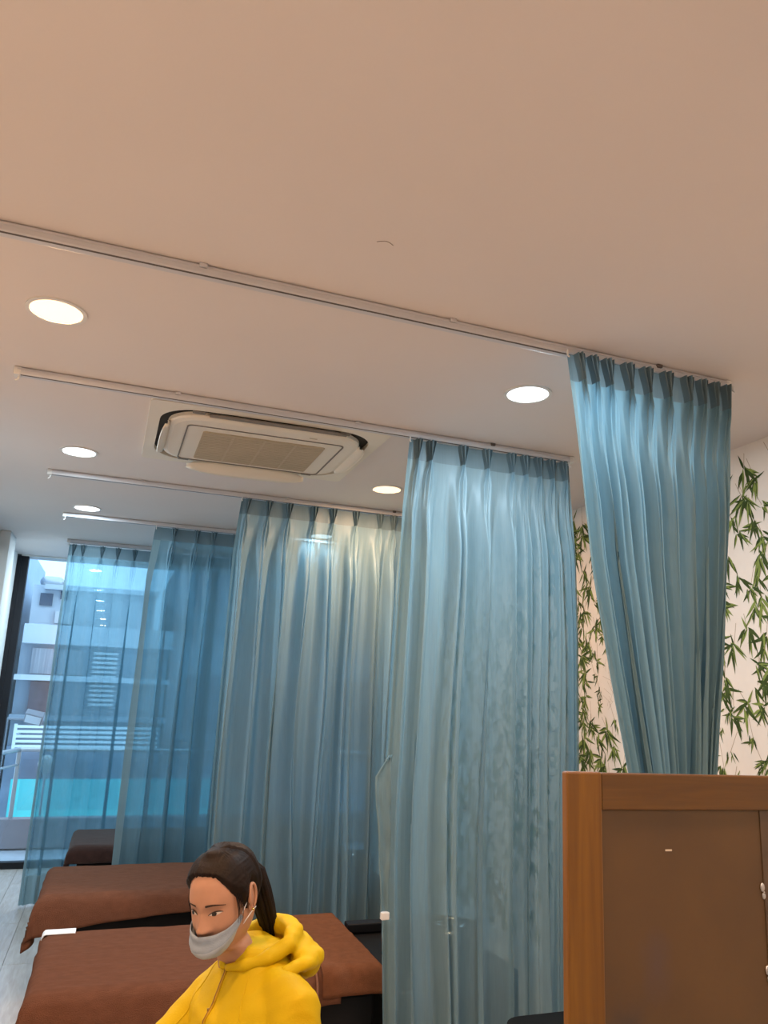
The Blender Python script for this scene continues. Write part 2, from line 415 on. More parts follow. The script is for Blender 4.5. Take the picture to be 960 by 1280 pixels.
# ------------------------------------------------------------------ outside
def outside():
    base = tag(MB().box(-8, 12, 8.8, 9.86, -.3, -.02).build('balcony_floor', mat('balcony_tile', (.40, .42, .46, 1), .7, noise_scale=4, noise_amt=.1)), kind='structure')
    tag(MB().box(-30, 30, 9.9, 60, -9.2, -9).build('street', mat('street_grey', (.2, .21, .23, 1), .8, noise_scale=2, noise_amt=.1)), kind='structure')
    cx = -.9
    r = thing('balcony_railing', 'steel balcony railing with glass infill outside the window', 'railing', (cx, 9.8, 0))
    b = MB().tube([(0, 0, 1.02), (6, 0, 1.02)], .025, 12); b.build('handrail', M_steel, r, True)
    MB().tube([(0, 0, 1.02), (-.25, -.98, 1.02)], .025, 12).build('handrail', M_steel, r, True)
    MB().tube([(-.0, -.02, .86), (-.25, -.98, .86)], .013, 8).build('side_bar', M_steel, r, True)
    for i in range(6):
        MB().box(i * 1.15 - .022, i * 1.15 + .022, -.022, .022, .30, 1.0, .004).build('post', M_steel, r)
    for i in range(5):
        MB().box(i * 1.15 + .05, i * 1.15 + 1.1, -.006, .006, .38, .92).build('glass_panel', M_glass, r)
    MB().box(-.3, 6, -.08, .08, .0, .30, .004).build('kerb', mat('kerb_brown', (.25, .22, .24, 1), .8), r)
    M_b = mat('opposite_render', (.62, .66, .70, 1), .85, noise_scale=1.2, noise_amt=.06)
    M_b2 = mat('opposite_grey', (.32, .38, .44, 1), .85, noise_scale=1.2, noise_amt=.08)
    M_w = mat('window_dark_blue', (.07, .10, .15, 1), .25)
    M_lou = mat('white_louver', (.78, .82, .84, 1), .6)
    M_cur = mat('shutter_grey', (.36, .38, .42, 1), .7, noise_scale=6, noise_amt=.2, stretch=(6, 1, .2))
    Y = 16.
    t = thing('white_house', 'white block house across the street with parapet and tall shutters', 'building', (0, Y, -9))
    def part(n, x0, x1, z0, z1, y0, y1, mm): return MB().box(x0, x1, y0, y1, z0 + 9, z1 + 9).build(n, mm, t)
    part('facade', -1.72, 1.0, -9, 2.5, .3, 6, M_b2)
    part('parapet', -1.68, 1.05, 2.48, 2.84, 0, .3, M_b)
    part('upper_storey', -1.73, .7, 2.84, 3.72, 1.2, 6, M_b)
    part('roof_ledge', -1.5, .75, 3.62, 3.72, .95, 1.2, M_b)
    w = part('window', -1.58, -1.34, 3.3, 3.55, 1.15, 1.2, M_w)
    part('window', -1.2, -1.05, 3.45, 3.65, 1.15, 1.2, M_w)
    part('grille', -1.25, -.95, 2.95, 3.2, 1.1, 1.2, M_steel)
    part('shutter', -1.50, -1.12, 1.92, 2.40, .22, .3, M_cur)
    part('shutter', -1.02, -.62, 1.92, 2.40, .22, .3, M_cur)
    part('balcony_slab', -1.72, 1.05, 1.80, 1.9, -.15, .3, M_b)
    part('doorway', -1.46, -1.06, 1.22, 1.78, .22, .3, mat('brick_brown', (.16, .13, .15, 1), .8, noise_scale=8, noise_amt=.2))
    part('ledge', -1.72, 1.05, 1.08, 1.18, -.1, .3, M_b2)
    for i in range(12):
        part('louver_slat', -.40, .05, 1.36 + i * .088, 1.36 + i * .088 + .045, .2, .3, M_lou)
    part('lower_band', -1.7, 1.0, -.9, .62, .05, .3, mat('shop_shade_blue', (.22, .28, .36, 1), .8, noise_scale=3, noise_amt=.2))
    tk = thing('water_tank', 'grey horizontal water tank on the roof of the white house', 'tank', (-1.43, Y + 1.7, 3.72))
    MB().tube([(-.12, 0, .13), (.12, 0, .13)], .12, 14).build('drum', M_steel, tk, True)
    for xa in (-.17, .13): MB().box(xa - .03, xa + .03, -.1, .1, 0, .06).build('stand', M_b2, tk)
    for i in range(5): part('screen_slat', -1.5, .9, .64 + i * .083, .685 + i * .083, -.62, -.58, M_lou)
    part('screen_upright', -1.55, -1.5, .62, 1.04, -.63, -.57, M_lou)
    part('screen_bracket', -1.54, -1.51, .8, .86, -.57, .3, M_lou); part('screen_bracket', .8, .84, .8, .86, -.57, .3, M_lou)
    tag(MB().box(-1.46, 2.6, Y - .9, Y - .86, -.75, .14).build('awning_sheet', mat('turquoise_sheet', (.05, .55, .52, 1), .6, noise_scale=2, noise_amt=.1)),
        'turquoise sheet screen below the white slats across the street', 'sheet')
    p = thing('grey_tower', 'tall blue grey neighbouring house with white floor bands behind the sheers', 'building', (0, Y + 1, -9))
    def part2(n, x0, x1, z0, z1, y0, y1, mm): return MB().box(x0, x1, y0, y1, z0 + 9, z1 + 9).build(n, mm, p)
    part2('facade', 1.1, 8, -9, 4.4, .2, 6, M_b2)
    for zz in (.4, 2.95): part2('floor_band', 1.05, 8.05, zz, zz + .28, -.2, .2, mat('band_dark', (.12, .16, .2, 1), .8))
    for zz in (.9, 3.4):
        for i in range(4): part2('window', 1.5 + i * 1.6, 2.6 + i * 1.6, zz, zz + 1.1, .1, .2, M_w)
    n = thing('side_house', 'narrow pale blue house wall at the left edge of the window view', 'building', (-2.6, 14, -9))
    MB().box(-1.5, .62, 0, 8, 0, 13.6).build('facade', mat('pale_blue_wall', (.45, .55, .68, 1), .8, noise_scale=2, noise_amt=.06), n)
    for i in range(6): MB().box(.2, .64, -.04, 0, 8.0 + i * .9, 8.04 + i * .9).build('band', M_b2, n)
    f = thing('floodlight', 'grey floodlight on a bracket arm outside the left window pane', 'floodlight', (-1.12, 10.1, 1.36))
    g = MB().box(-.10, .10, -.05, .05, -.065, .065, .008).build('lamp_housing', mat('cast_grey', (.2, .22, .26, 1), .5), f)
    g.location = (.30, 0, .0); g.rotation_euler = (.6, .22, 0)
    l_ = MB().box(-.085, .085, -.056, -.05, -.05, .05).build('lamp_glass', mat('frosted_lens', (.62, .66, .70, 1), .3), g)
    MB().tube([(-.3, .1, .0), (0, 0, -.02), (.2, 0, -.03)], .014, 8).build('arm', MATS['cast_grey'], f, True)
    MB().tube([(.02, 0, -.02), (.0, .02, -1.3)], .016, 8).build('pole', MATS['cast_grey'], f, True)
    d = thing('satellite_dish', 'small white dish on the balcony rail outside', 'dish', (-.62, 10.0, .30))
    MB().ball((0, 0, .55), (.09, .03, .1), 14, 8).build('dish', M_white, d, True)
    MB().tube([(0, .02, 0), (0, .02, .55)], .012, 8).build('mast', M_steel, d, True)
outside()

# ------------------------------------------------------------------ downlights
M_trimr = mat('lamp_trim', (.75, .73, .70, 1), .5)
def downlight(x, y, warm, label, power=1.):
    t = thing('ceiling_downlight', label, 'ceiling light', (x, y, ZC), 'round recessed ceiling downlights')
    n = 40
    C_ = lambda r: [(r * math.cos(2 * PI * i / n), r * math.sin(2 * PI * i / n)) for i in range(n)]
    MB().ring(C_(.104), C_(.090), -.006, .0, 0).build('trim_ring', M_trimr, t, False)
    MB().prism(C_(.089), -.0035, -.001).build('diffuser', emis('lit_warm', (1.0, .60, .33), 2.0) if warm else emis('lit_cool', (.92, .97, 1.0), 2.6), t)
    L = bpy.data.lights.new('downlight_lamp', 'AREA'); L.shape = 'DISK'; L.size = .135
    L.energy = LAMP_W * power; L.color = WARM if warm else COOL
    o = bpy.data.objects.new('downlight_lamp', L); COL.objects.link(o); o.parent = t; o.location = (0, 0, -.0045)
downlight(-.33, 2.77, True, 'warm yellow downlight, the largest, left of the ceiling between the two nearest tracks')
downlight(1.58, 2.78, False, 'bright white downlight beside the tied blue curtain')
downlight(-.32, 4.56, False, 'white downlight to the left of the air conditioner')
downlight(1.55, 4.56, True, 'small warm downlight to the right of the air conditioner above the pale curtain', 1.25)
downlight(-.32, 6.08, False, 'white downlight just before the fourth curtain track at the far left', .7)
downlight(1.55, 6.25, False, 'downlight seen through the sheer beige lit curtain, the nearer of two', .45)
downlight(1.55, 8.0, False, 'downlight seen through the sheer curtain, the farther one near the window')
downlight(-.32, 8.0, False, 'white downlight near the window behind the farthest curtain')
downlight(-.33, 1.0, True, 'warm downlight in the ceiling behind the photographer on the left')
downlight(1.58, 1.0, True, 'warm downlight in the ceiling over the wooden screen')
downlight(-.33, -.8, True, 'warm downlight at the rear of the room on the left')
downlight(1.58, -.8, False, 'white downlight at the rear of the room on the right')

# ------------------------------------------------------------------ curtain tracks
SLOPE = math.atan(.036)
def track(y, xl, xr, brackets, label):
    """y is where the rail crosses x = .9"""
    cx = (xl + xr) / 2
    t = thing('curtain_track', label, 'curtain track', (cx, y + (cx - .9) * .036, ZC), 'ceiling curtain tracks')
    t.rotation_euler = (0, 0, SLOPE)
    a, b = xl - cx, xr - cx
    MB().box(a, b, -.021, .021, -.033, -.002, .004).build('rail', M_track, t)
    MB().box(a + .01, b - .01, -.014, -.006, -.0342, -.0328).build('slot', M_slot, t)
    MB().box(a, b, -.0235, -.0205, -.014, -.009).build('rail_lip', M_track, t)
    for s_, e in ((-1, a), (1, b)):
        e_ = MB().box(e - .014, e + .014, -.023, .023, -.036, -.001, .003).build('end_cap', M_white, t)
        MB().tube([(e - s_ * .006, 0, -.034), (e - s_ * .006, 0, -.050), (e + s_ * .004, 0, -.056)], .004, 8).build('end_hook', M_white, e_, True)
    for x in brackets:
        MB().box(x - cx - .012, x - cx + .012, -.031, .004, -.014, -.001, .002).build('bracket', M_slot if x > 1.7 else M_track, t)
track(2.30, -1.0, 2.255, (-.75, .13, 1.0, 1.90), 'nearest and longest white curtain track crossing the ceiling at top')
track(3.44, -.52, 2.24, (.14, 1.0, 1.75), 'white curtain track running just in front of the air conditioner')
track(5.10, -.51, 2.24, (.05, 1.0, 1.8), 'white curtain track behind the air conditioner, third from the front')
track(6.38, -.49, 2.24, (.0, 1.0), 'fourth curtain track from the front, ending beside a small white downlight')
track(7.58, -.52, 2.24, (.05, 1.0), 'farthest curtain track, nearest to the window')

# ------------------------------------------------------------------ curtains
def curtain(label, Y, zt, zb, pleats, le, re, seed, fab, amp=.05, lean=0., nfold=None, hem_bottom=False, warp=None, wander=.35, ybend=None, sub2=.75, over=.10):
    """pinch pleat curtain: columns follow pleats, each fold grows out of its pleat.  le/re: (z, x) tables of the two edges"""
    R_ = random.Random(seed)
    t = thing('pinch_pleat_curtain', label, 'curtain', (lerp(pleats[0], pleats[-1], .5), Y, 0), 'pinch pleat curtains')
    cx = t.location.x
    t.rotation_euler = (0, 0, SLOPE)
    xl0, xr0 = pleats[0], pleats[-1]
    n = len(pleats)
    cols = []          # (x at top, pinch x pull, finger depth, phase, gap id)
    for i in range(n - 1):
        a, b = pleats[i], pleats[i + 1]; w = b - a; pa = min(.027, .31 * w)
        def col(x, fd, pc): cols.append((x, fd, pc, i + (x - a) / w))
        if i == 0: col(a, 0, None)
        else:
            for dx, d in ((0, 1), (.18, .95), (.42, .05), (.50, .05), (.74, .9), (.9, .8), (1, 0)): col(a + dx * pa, d, a)
        k = max(6, int(w / .011)) if w > .06 else 7
        for j in range(1, k): col(a + pa + (w - 2 * pa) * j / k, 0, None)
        if i < n - 2:
            for dx, d in ((1, 0), (.9, .8), (.74, .9), (.50, .05), (.42, .05), (.18, .95)): col(b - dx * pa, d, b)
    cols.append((xr0, 0, None, n - 1.0))
    am = [R_.uniform(.65, 1.25) for _ in range(n + 1)]
    sk = [R_.uniform(-.5, .5) for _ in range(n + 1)]
    h2 = [R_.uniform(-.45, .45) for _ in range(n + 1)]
    mfs = [max(2, round((pleats[i + 1] - pleats[i]) / .062)) for i in range(n - 1)]
    zh = zt - .105
    rows = [zt - .105 * k / 5 for k in range(6)]
    body = 54
    rows += [zh - (zh - zb) * (k / body) ** 1.35 for k in range(1, body + 1)]
    pts = []
    for z in rows:
        xl, xr = pw(le, z), pw(re, z)
        ly = lean * sst(zt - .5, zb, z) if zb < zt - .5 else 0
        if ybend: ly += pw(ybend, z)
        hd = sst(zh - .48, zh - .02, z)            # 1 in the header, 0 in the free body
        pinch = sst(zh - .10, zh, z) if z < zh else 1 - .95 * sst(zh, zt, z)
        rw = []
        for (x, fd, pc, ph) in cols:
            i = int(min(ph, n - 1.001)); f = ph - i
            gw = pleats[i + 1] - pleats[i]
            xx = x
            if pc is not None and z > zh - .3:
                q = pinch * .72
                xx = pc + (x - pc) * (1 - q)
            u = (xx - xl0) / (xr0 - xl0)
            if warp: u = lerp(u, u ** warp, 1 - sst(zb, zt, z))
            X = xl + (xr - xl) * u
            # header: fingers forward, flat span slightly back
            yh = -.036 * fd * (1 if z > zh - .02 else sst(zh - .34, zh - .02, z)) + .008 * math.sin(PI * f)
            # body folds: ridge at every pleat, valleys between, with drift and overhang
            h3 = sst(zh - 1.5, zh - .02, z)
            dr = wander * fnoise(ph * .9 + seed, z * .45, 3) * (1 - h3)
            p2 = ph + dr
            j = int(math.floor(p2)); g = p2 - j
            a_ = lerp(am[min(max(j, 0), n)], am[min(max(j + 1, 0), n)], g)
            k_ = lerp(h2[min(max(j, 0), n)], h2[min(max(j + 1, 0), n)], g)
            mf = mfs[i]
            wv = .55 * (1 - 2 * abs(math.cos(PI * g))) - .25 * math.cos(2 * PI * g) + sub2 * (.45 + k_) * (1 - 2 * abs(math.cos(PI * mf * g + .9 * k_ + seed))) + .10 * math.cos(6 * PI * g + seed)
            A = amp * a_ * (.55 + .45 * min(1, gw / .1))
            yb = A * wv * (1 - hd) + .006 * fnoise(ph * 2.3, z * 2.0, seed) * (1 - hd)
            X += ((1 - h3) * .42 * min(gw, .14) * lerp(sk[j % n], sk[(j + 1) % n], g) - (1 - hd) * over * gw) * math.sin(2 * PI * g)
            edge = min(1, ph * 1.5) * min(1, (n - 1 - ph) * 1.5)
            y = yh * max(hd, .0) + yb * (.25 + .75 * edge) - ly * (1 - .92 * sst(0, .22, u))
            rw.append((X - cx, y, z))
        pts.append(rw)
    nc = len(cols)
    def sub(name, r0, r1, c0, c1, mm, off=0.):
        v = [(p[0], p[1] + off, p[2]) for r in range(r0, r1) for p in pts[r][c0:c1]]
        return obj(name, v, grid_faces(r1 - r0, c1 - c0), mm, t)
    hc = 4
    nr = len(rows); hb = nr - 3 if hem_bottom else nr
    hb_ = sub('header_band', 0, 6, 0, nc, M_head); hb_.data.polygons.foreach_set('use_smooth', [False] * len(hb_.data.polygons))
    sub('side_hem', 5, nr, 0, hc + 1, M_hem)
    sub('panel', 5, hb, hc, nc, fab)
    if hem_bottom: sub('bottom_hem', hb - 1, nr, hc, nc, M_hem)
    hk = None
    for p in pleats:
        if hk is None:
            hk = MB().tube([(0, -.004, zt + .007), (0, -.004, zt - .012), (0, -.012, zt - .02)], .0035, 6).build('glider_hook', M_white, t, True); q = hk
        else: q = link('glider_hook', hk.data, t)
        q.location = (p - cx, 0, 0)
    return t

c1 = curtain('thick blue curtain gathered together at the right, the nearest one, hanging from the longest track', 2.30, 3.009, .12,
    [1.466, 1.514, 1.575, 1.64, 1.735, 1.823, 1.921, 2.024, 2.096, 2.16, 2.222, 2.254],
    [(.12, 1.58), (1.0, 1.76), (1.25, 1.735), (1.53, 1.667), (1.88, 1.599), (2.24, 1.54), (2.77, 1.493), (3.03, 1.462)],
    [(.12, 2.14), (1.0, 1.95), (1.25, 1.97), (1.53, 2.033), (1.93, 2.109), (2.55, 2.201), (3.04, 2.253)],
    11, M_fab1, amp=.045, wander=.25, warp=.8)
c2 = curtain('tall sky blue curtain hanging behind the wooden screen, second from the front', 3.46, 3.009, .06,
    [1.284, 1.33, 1.40, 1.581, 1.719, 1.864, 1.946, 2.028, 2.106, 2.186, 2.221],
    [(.06, 1.24), (.39, 1.229), (.64, 1.217), (.96, 1.201), (1.29, 1.20), (1.64, 1.215), (2.16, 1.234), (2.63, 1.252), (3.02, 1.284)],
    [(.06, 2.20), (.5, 2.21), (1.43, 2.238), (2.06, 2.252), (2.48, 2.25), (3.04, 2.221)],
    5, M_fab2, amp=.055)
c3 = curtain('pale curtain lit warm by a downlight at its top, third from the front', 5.10, 3.009, .06,
    [.695, .738, .886, 1.029, 1.208, 1.345, 1.512, 1.693, 1.797, 1.92, 2.05, 2.2],
    [(.06, .655), (.8, .649), (1.27, .644), (1.81, .649), (2.64, .66), (3.03, .695)],
    [(.06, 2.2), (3.0, 2.2)], 8, M_fab2, amp=.078, sub2=.45)
c4 = curtain('sheer teal curtain before the window, fourth from the front', 6.38, 3.009, .05,
    [.202, .356, .536, .673, .852, 1.02, 1.2, 1.38, 1.56, 1.75, 1.95, 2.2],
    [(.05, .135), (.46, .141), (.92, .147), (1.62, .155), (2.61, .165), (3.04, .198)],
    [(.05, 2.2), (3.0, 2.2)], 9, M_fab, amp=.040, sub2=.2, wander=.2, over=.19)
c5 = curtain('see-through teal curtain nearest the window at far left with its hem above the floor', 7.60, 3.009, .015,
    [-.51, -.472, -.386, -.218, -.077, .075, .24, .42, .6, .8, 1.0, 1.25, 1.5, 1.75, 2.0, 2.2],
    [(.015, -.535), (.57, -.53), (1.3, -.525), (2.35, -.52), (3.04, -.51)],
    [(.05, 2.2), (3.0, 2.2)], 14, M_fab, amp=.034, lean=.28, hem_bottom=True, sub2=.12, wander=.15, over=.20)
# tie back strap hanging from the leading edge of the second curtain
def strap():
    n = 22; v = []; cx, cy = c2.location.x, c2.location.y
    tb = [(.83, 1.172, 1.206), (.90, 1.172, 1.204), (1.0, 1.164, 1.207), (1.1, 1.157, 1.208), (1.25, 1.142, 1.206), (1.35, 1.13, 1.204), (1.405, 1.134, 1.203), (1.49, 1.193, 1.200)]
    for i in range(n + 1):
        z = 1.49 - (1.49 - .83) * i / n
        a = pw([(q[0], q[1]) for q in tb], z); b = pw([(q[0], q[2]) for q in tb], z)
        for k in range(7):
            u = k / 6
            v.append((lerp(a, b, u) - cx, -.085 + .012 * fnoise(u * 3, z * 14, 2) + .010 * math.sin(PI * u), z))
    o = obj('tieback', v, grid_faces(n + 1, 7), M_hem, c2)
    so = o.modifiers.new('s', 'SOLIDIFY'); so.thickness = .004
    evald(o); o['label'] = 'grey blue fabric tie hanging in a loop'
    MB().tube([(1.197 - cx, -.08, 1.48), (1.212 - cx, -.06, 1.49), (1.215 - cx, -.04, 1.44), (1.20 - cx, -.07, 1.42)], .004, 6).build('tieback_loop', M_hem, o, True)
    g = MB().box(1.172 - cx, 1.208 - cx, -.10, -.072, .826, .856, .004).build('velcro_tab', M_white, o); g['label'] = 'cream tab at the end of the tie'
strap()

# ------------------------------------------------------------------ ceiling cassette air conditioner
def aircon():
    cx, cy = .61, 3.945
    t = thing('air_conditioner', 'beige white ceiling cassette air conditioner with open louvers and a tan grille', 'air conditioner', (cx, cy, ZC))
    t.rotation_euler = (0, 0, math.radians(.6))
    N_ = 10
    fr = MB().ring(rrect(0, 0, .585, .485, .03, N_), rrect(0, .0, .53, .425, .19, N_), -.028, 0)
    fr.build('outer_panel', M_ac, t)
    MB().prism(rrect(0, 0, .535, .43, .19, N_), -.006, -.001).build('recess', M_dark, t)
    # inner panel with a soft domed edge
    L = []; hs = [(.488, .376, -.014), (.488, .376, -.032), (.482, .370, -.040), (.460, .345, -.047), (.40, .295, -.048)]
    lo = [rrect(0, .0, hx, hy, max(.05, .17 - (.488 - hx) * .6), N_) for hx, hy, z in hs]
    v = [(x, y, hs[i][2]) for i, l in enumerate(lo) for x, y in l]
    k = len(lo[0]); f = grid_faces(len(lo), k, True) + [tuple((len(lo) - 1) * k + i for i in range(k))]
    ip = obj('intake_panel', v, f, M_ac, t, False)
    # panel lip
    MB().ring(rrect(0, .03, .40, .30, .03, N_), rrect(0, .03, .393, .293, .03, N_), -.0515, -.046).build('panel_seam', M_foam, ip)
    g = MB().prism(rrect(0, .04, .315, .235, .01, 3), -.0535, -.048).build('grille', M_acg, t)
    for i in range(18):
        y = -.185 + i * .0265
        MB().box(-.31, .31, y, y + .008, -.0555, -.0535).build('grille_slat', M_acg, g)
    for x in (-.16, .0, .16):
        MB().box(x - .006, x + .006, -.19, .27, -.0548, -.0536).build('grille_rib', mat('grille_rib', (.52, .45, .34, 1), .7), g)
    # four louvers in the slots
    def blade(ln, ang, pos, rz, drop, mm=M_ac):
        n = 16; v = []
        for i in range(n + 1):
            u = i / n * 2 - 1; wd = .040 * (1 - abs(u) ** 5 * .75)
            for k_ in range(6):
                q = k_ / 5
                v.append((u * ln, (q - .5) * wd * 2, -.010 * math.sin(PI * q) * 1.2))
        b = obj('louver', v, grid_faces(n + 1, 6), mm, t)
        so = b.modifiers.new('s', 'SOLIDIFY'); so.thickness = .005; evald(b)
        b.location = (*pos, drop); b.rotation_euler = (ang, 0, rz)
        return b
    blade(.34, .30, (.03, -.397), 0, -.026, M_foam)
    blade(.34, -.9, (.0, .405), 0, -.062)
    blade(.24, 1.05, (-.50, -.02), -PI / 2, -.050)
    blade(.24, -.5, (.50, 0), -PI / 2, -.035)
    MB().box(-.30, .33, -.425, -.405, -.020, -.006).build('louver_gap_shade', M_dark, t)  # solid dark strip in place of the shade in the near slot
    for sx, sy in ((-1, -1), (1, -1), (-1, 1), (1, 1)):
        MB().box(sx * .36 - .03, sx * .36 + .03, sy * .40 - .018, sy * .40 + .018, -.032, -.004, .004).build('louver_pivot', M_foam, t)
    MB().box(.2, .24, -.316, -.308, -.0492, -.047).build('nameplate', M_acg, t)
aircon()

# ------------------------------------------------------------------ beds and towels
def bed(x0, x1, y0, y1, zt, label):
    cx, cy = (x0 + x1) / 2, (y0 + y1) / 2
    t = thing('massage_bed', label, 'bed', (cx, cy, 0), 'low black treatment beds')
    a, b, c, d = x0 - cx, x1 - cx, y0 - cy, y1 - cy
    MB().box(a + .02, b - .02, c + .02, d - .02, zt - .10, zt - .012, .025).build('mattress', M_black, t, True)
    MB().box(a + .06, b - .04, c + .05, d - .05, .10, zt - .10, .01).build('base', M_black, t)
    for sx in (a + .1, b - .1):
        for sy in (c + .09, d - .09):
            MB().box(sx - .03, sx + .03, sy - .03, sy + .03, 0, .1, .004).build('leg', M_blackf, t)
    for i in range(2):
        MB().ball((b - .35, c + .044, zt - .17 - .045 * i), .006, 10, 6).build('stud', M_chrome, t, True)
    return t
def drape(name, label, mm, x0, x1, y0, y1, z, dl, dr, df, db, seed, group=None, dlf=None, wr=.004, rad=.035, parent=None, th=.010):
    """towel laid over a box top and hanging down over its sides"""
    nx, ny = 90, 64
    def prof(s, lo, hi, dlo, dhi):
        # s in arclength from -dlo .. (hi-lo)+dhi -> (pos, drop)
        L = hi - lo
        if s < 0:
            e = min(-s, rad * PI / 2); a = e / rad
            return lo + rad - rad * math.sin(a) - 0, rad * (1 - math.cos(a)) + max(0, -s - rad * PI / 2)
        if s > L:
            e = min(s - L, rad * PI / 2); a = e / rad
            return hi - rad + rad * math.sin(a), rad * (1 - math.cos(a)) + max(0, s - L - rad * PI / 2)
        return lo + rad + (hi - lo - 2 * rad) * s / L, 0
    v = []
    for i in range(nx):
        for j in range(ny):
            s = lerp(-dl, (x1 - x0) + dr, i / (nx - 1)); tt = lerp(-df, (y1 - y0) + db, j / (ny - 1))
            if dlf and tt < 0:                          # front hem of uneven length along x
                tt = tt * pw(dlf, min(max(s, 0), x1 - x0)) / df
            X, zx = prof(s, x0, x1, dl, dr); Y, zy = prof(tt, y0, y1, df, db)
            dz = max(zx, zy) + .12 * min(zx, zy)
            if s < 0 and tt < 0: X -= .25 * min(zx, zy); Y -= .15 * min(zx, zy)
            top = 1 if dz < .004 else 0
            w = wr * fnoise(X * 5 + seed, Y * 20, seed) + wr * .7 * fnoise(X * 9, Y * 55 + seed, 2)
            if top: dz -= w + wr
            else:
                Y -= (zy > .02) * (.010 * fnoise(X * 6 + seed, 0, dz * 2) + .010) * min(1, zy / .08)
                X -= (zx > .02) * .008 * fnoise(Y * 9, seed, dz * 2)
                dz += .004 * fnoise(X * 12, Y * 12, seed)
            v.append((X, Y, z - dz))
    cx, cy = (x0 + x1) / 2, (y0 + y1) / 2
    v = [(p[0] - cx, p[1] - cy, p[2]) for p in v]
    o = obj(name, v, grid_faces(nx, ny), mm, parent, True, loc=(cx, cy, 0))
    so = o.modifiers.new('s', 'SOLIDIFY'); so.thickness = th; so.offset = -1 if False else 1
    evald(o)
    if parent is None: tag(o, label, 'towel', group)
    return o
B3 = (-.19, 1.30, 3.60, 4.44); Z3 = .555
b3 = bed(*B3, Z3 - .012, 'nearest low black bed, partly hidden behind the woman in yellow')
drape('brown_bath_towel', 'brown terry towel covering the nearest bed behind the woman', M_brown, B3[0], 1.12, B3[2], B3[3], Z3, .34, .0, .13, .10, 3, 'brown bed towels',
      dlf=[(0, .28), (.35, .22), (.8, .16), (1.2, .14), (1.4, .13)])
e = drape('brown_end_towel', 'lighter brown folded towel laid across the right end of the nearest bed', M_brown2, .97, 1.285, B3[2] - .010, B3[3] + .01, Z3 + .012, .0, .11, .115, .10, 7, 'brown bed towels', rad=.03)
bd = MB(); ex, ey = e.location.x, e.location.y
pts = [(.975, y, Z3 + .0205) for y in np.linspace(B3[3] - .03, B3[2] + .02, 14)] + [(.975, B3[2] - .024, Z3 - .025), (.975, B3[2] - .036, Z3 - .065), (.975, B3[2] - .036, Z3 - .10)]
bd.tube([(p[0] - ex, p[1] - ey, p[2]) for p in pts], .0055, 8); bd.build('woven_border', M_band, e, True)
# white sheet corner showing at the back left of the nearest bed
sh = drape('sheet_corner', None, M_sheet, .02 - .61, .19 - .61, .33, .45, .566, .03, 0, .0, .06, 5, parent=b3, wr=.002, rad=.02, th=.004)
sh['label'] = 'white sheet edge showing past the towel'; sh.location = (sh.location.x - .155, sh.location.y, 0)
B2 = (-.27, 1.25, 5.19, 5.98); Z2 = .545
bed(*B2, Z2 - .012, 'middle low black bed with a brown towel, between the third and fourth curtains')
drape('brown_bath_towel', 'brown terry towel covering the middle bed, hanging low at its left end', M_brown, B2[0], 1.05, B2[2], B2[3], Z2, .27, .0, .2, .1, 13, 'brown bed towels',
      dlf=[(0, .22), (.3, .17), (.8, .13), (1.3, .12)])
B1 = (-.17, 1.3, 6.58, 7.32); Z1 = .56
bed(*B1, Z1 - .012, 'farthest low black bed, seen partly through the sheer teal curtain')
drape('dark_brown_towel', 'very dark brown towel covering the farthest bed by the window', M_dkbrown, B1[0], 1.1, B1[2], B1[3], Z1, .2, .0, .13, .1, 23, 'brown bed towels')

# black wash stands at the head ends of the beds
def wash_stand(x, y, zt, label):
    t = thing('wash_stand', label, 'wash stand', (x, y, 0), 'black wash stands at the bed heads')
    MB().box(0, .62, -.40, .40, .0, zt - .05, .012).build('cabinet', M_black, t)
    MB().box(-.02, .30, .28, .36, zt - .045, zt, .006).build('armrest', M_blackf, t)
    MB().box(-.02, .30, -.30, -.24, zt - .16, zt - .12, .006).build('armrest', M_blackf, t)
    # hollow basin
    zt += .05; rings = [(.20, .16, zt - .098), (.24, .19, zt - .03), (.245, .195, zt), (.225, .175, zt), (.21, .16, zt - .03), (.15, .11, zt - .085), (.03, .03, zt - .09)]; zt -= .05
    n = 28; v = [(.36 + a * math.cos(2 * PI * i / n), b * math.sin(2 * PI * i / n), z) for a, b, z in rings for i in range(n)]
    obj('basin', v, grid_faces(len(rings), n, True) + [tuple((len(rings) - 1) * n + i for i in range(n))], mat('black_ceramic', (.015, .015, .016, 1), .15), t)
    MB().tube([(.06, -.05, zt - .05), (.06, -.05, zt + .08), (.09, -.05, zt + .10), (.15, -.05, zt + .09)], .009, 10).build('spray_hose', M_chrome, t, True)
    MB().tube([(.02, -.40, zt - .10), (.03, -.425, zt - .095), (.09, -.425, zt - .095), (.125, -.425, zt - .13), (.125, -.40, zt - .14)], .006, 8).build('tap', M_chrome, t, True)
wash_stand(1.335, 3.98, .562, 'black wash stand with chrome tap at the head of the nearest bed')
wash_stand(1.30, 5.6, .57, 'black wash stand behind the pale curtain')
wash_stand(1.35, 6.96, .57, 'black wash stand near the window behind two curtains')
# black seat just showing at the bottom edge
t = thing('black_stool', 'black padded seat at the bottom edge in front of the sky blue curtain', 'stool', (1.78, 2.86, 0))
MB().prism(rrect(0, 0, .2, .2, .09, 6), .475, .525).build('seat', M_black, t)
for sx, sy in ((-1, -1), (1, -1), (-1, 1), (1, 1)):
    MB().tube([(sx * .13, sy * .13, .48), (sx * .16, sy * .16, .011)], .011, 8).build('leg', M_chrome, t, True)

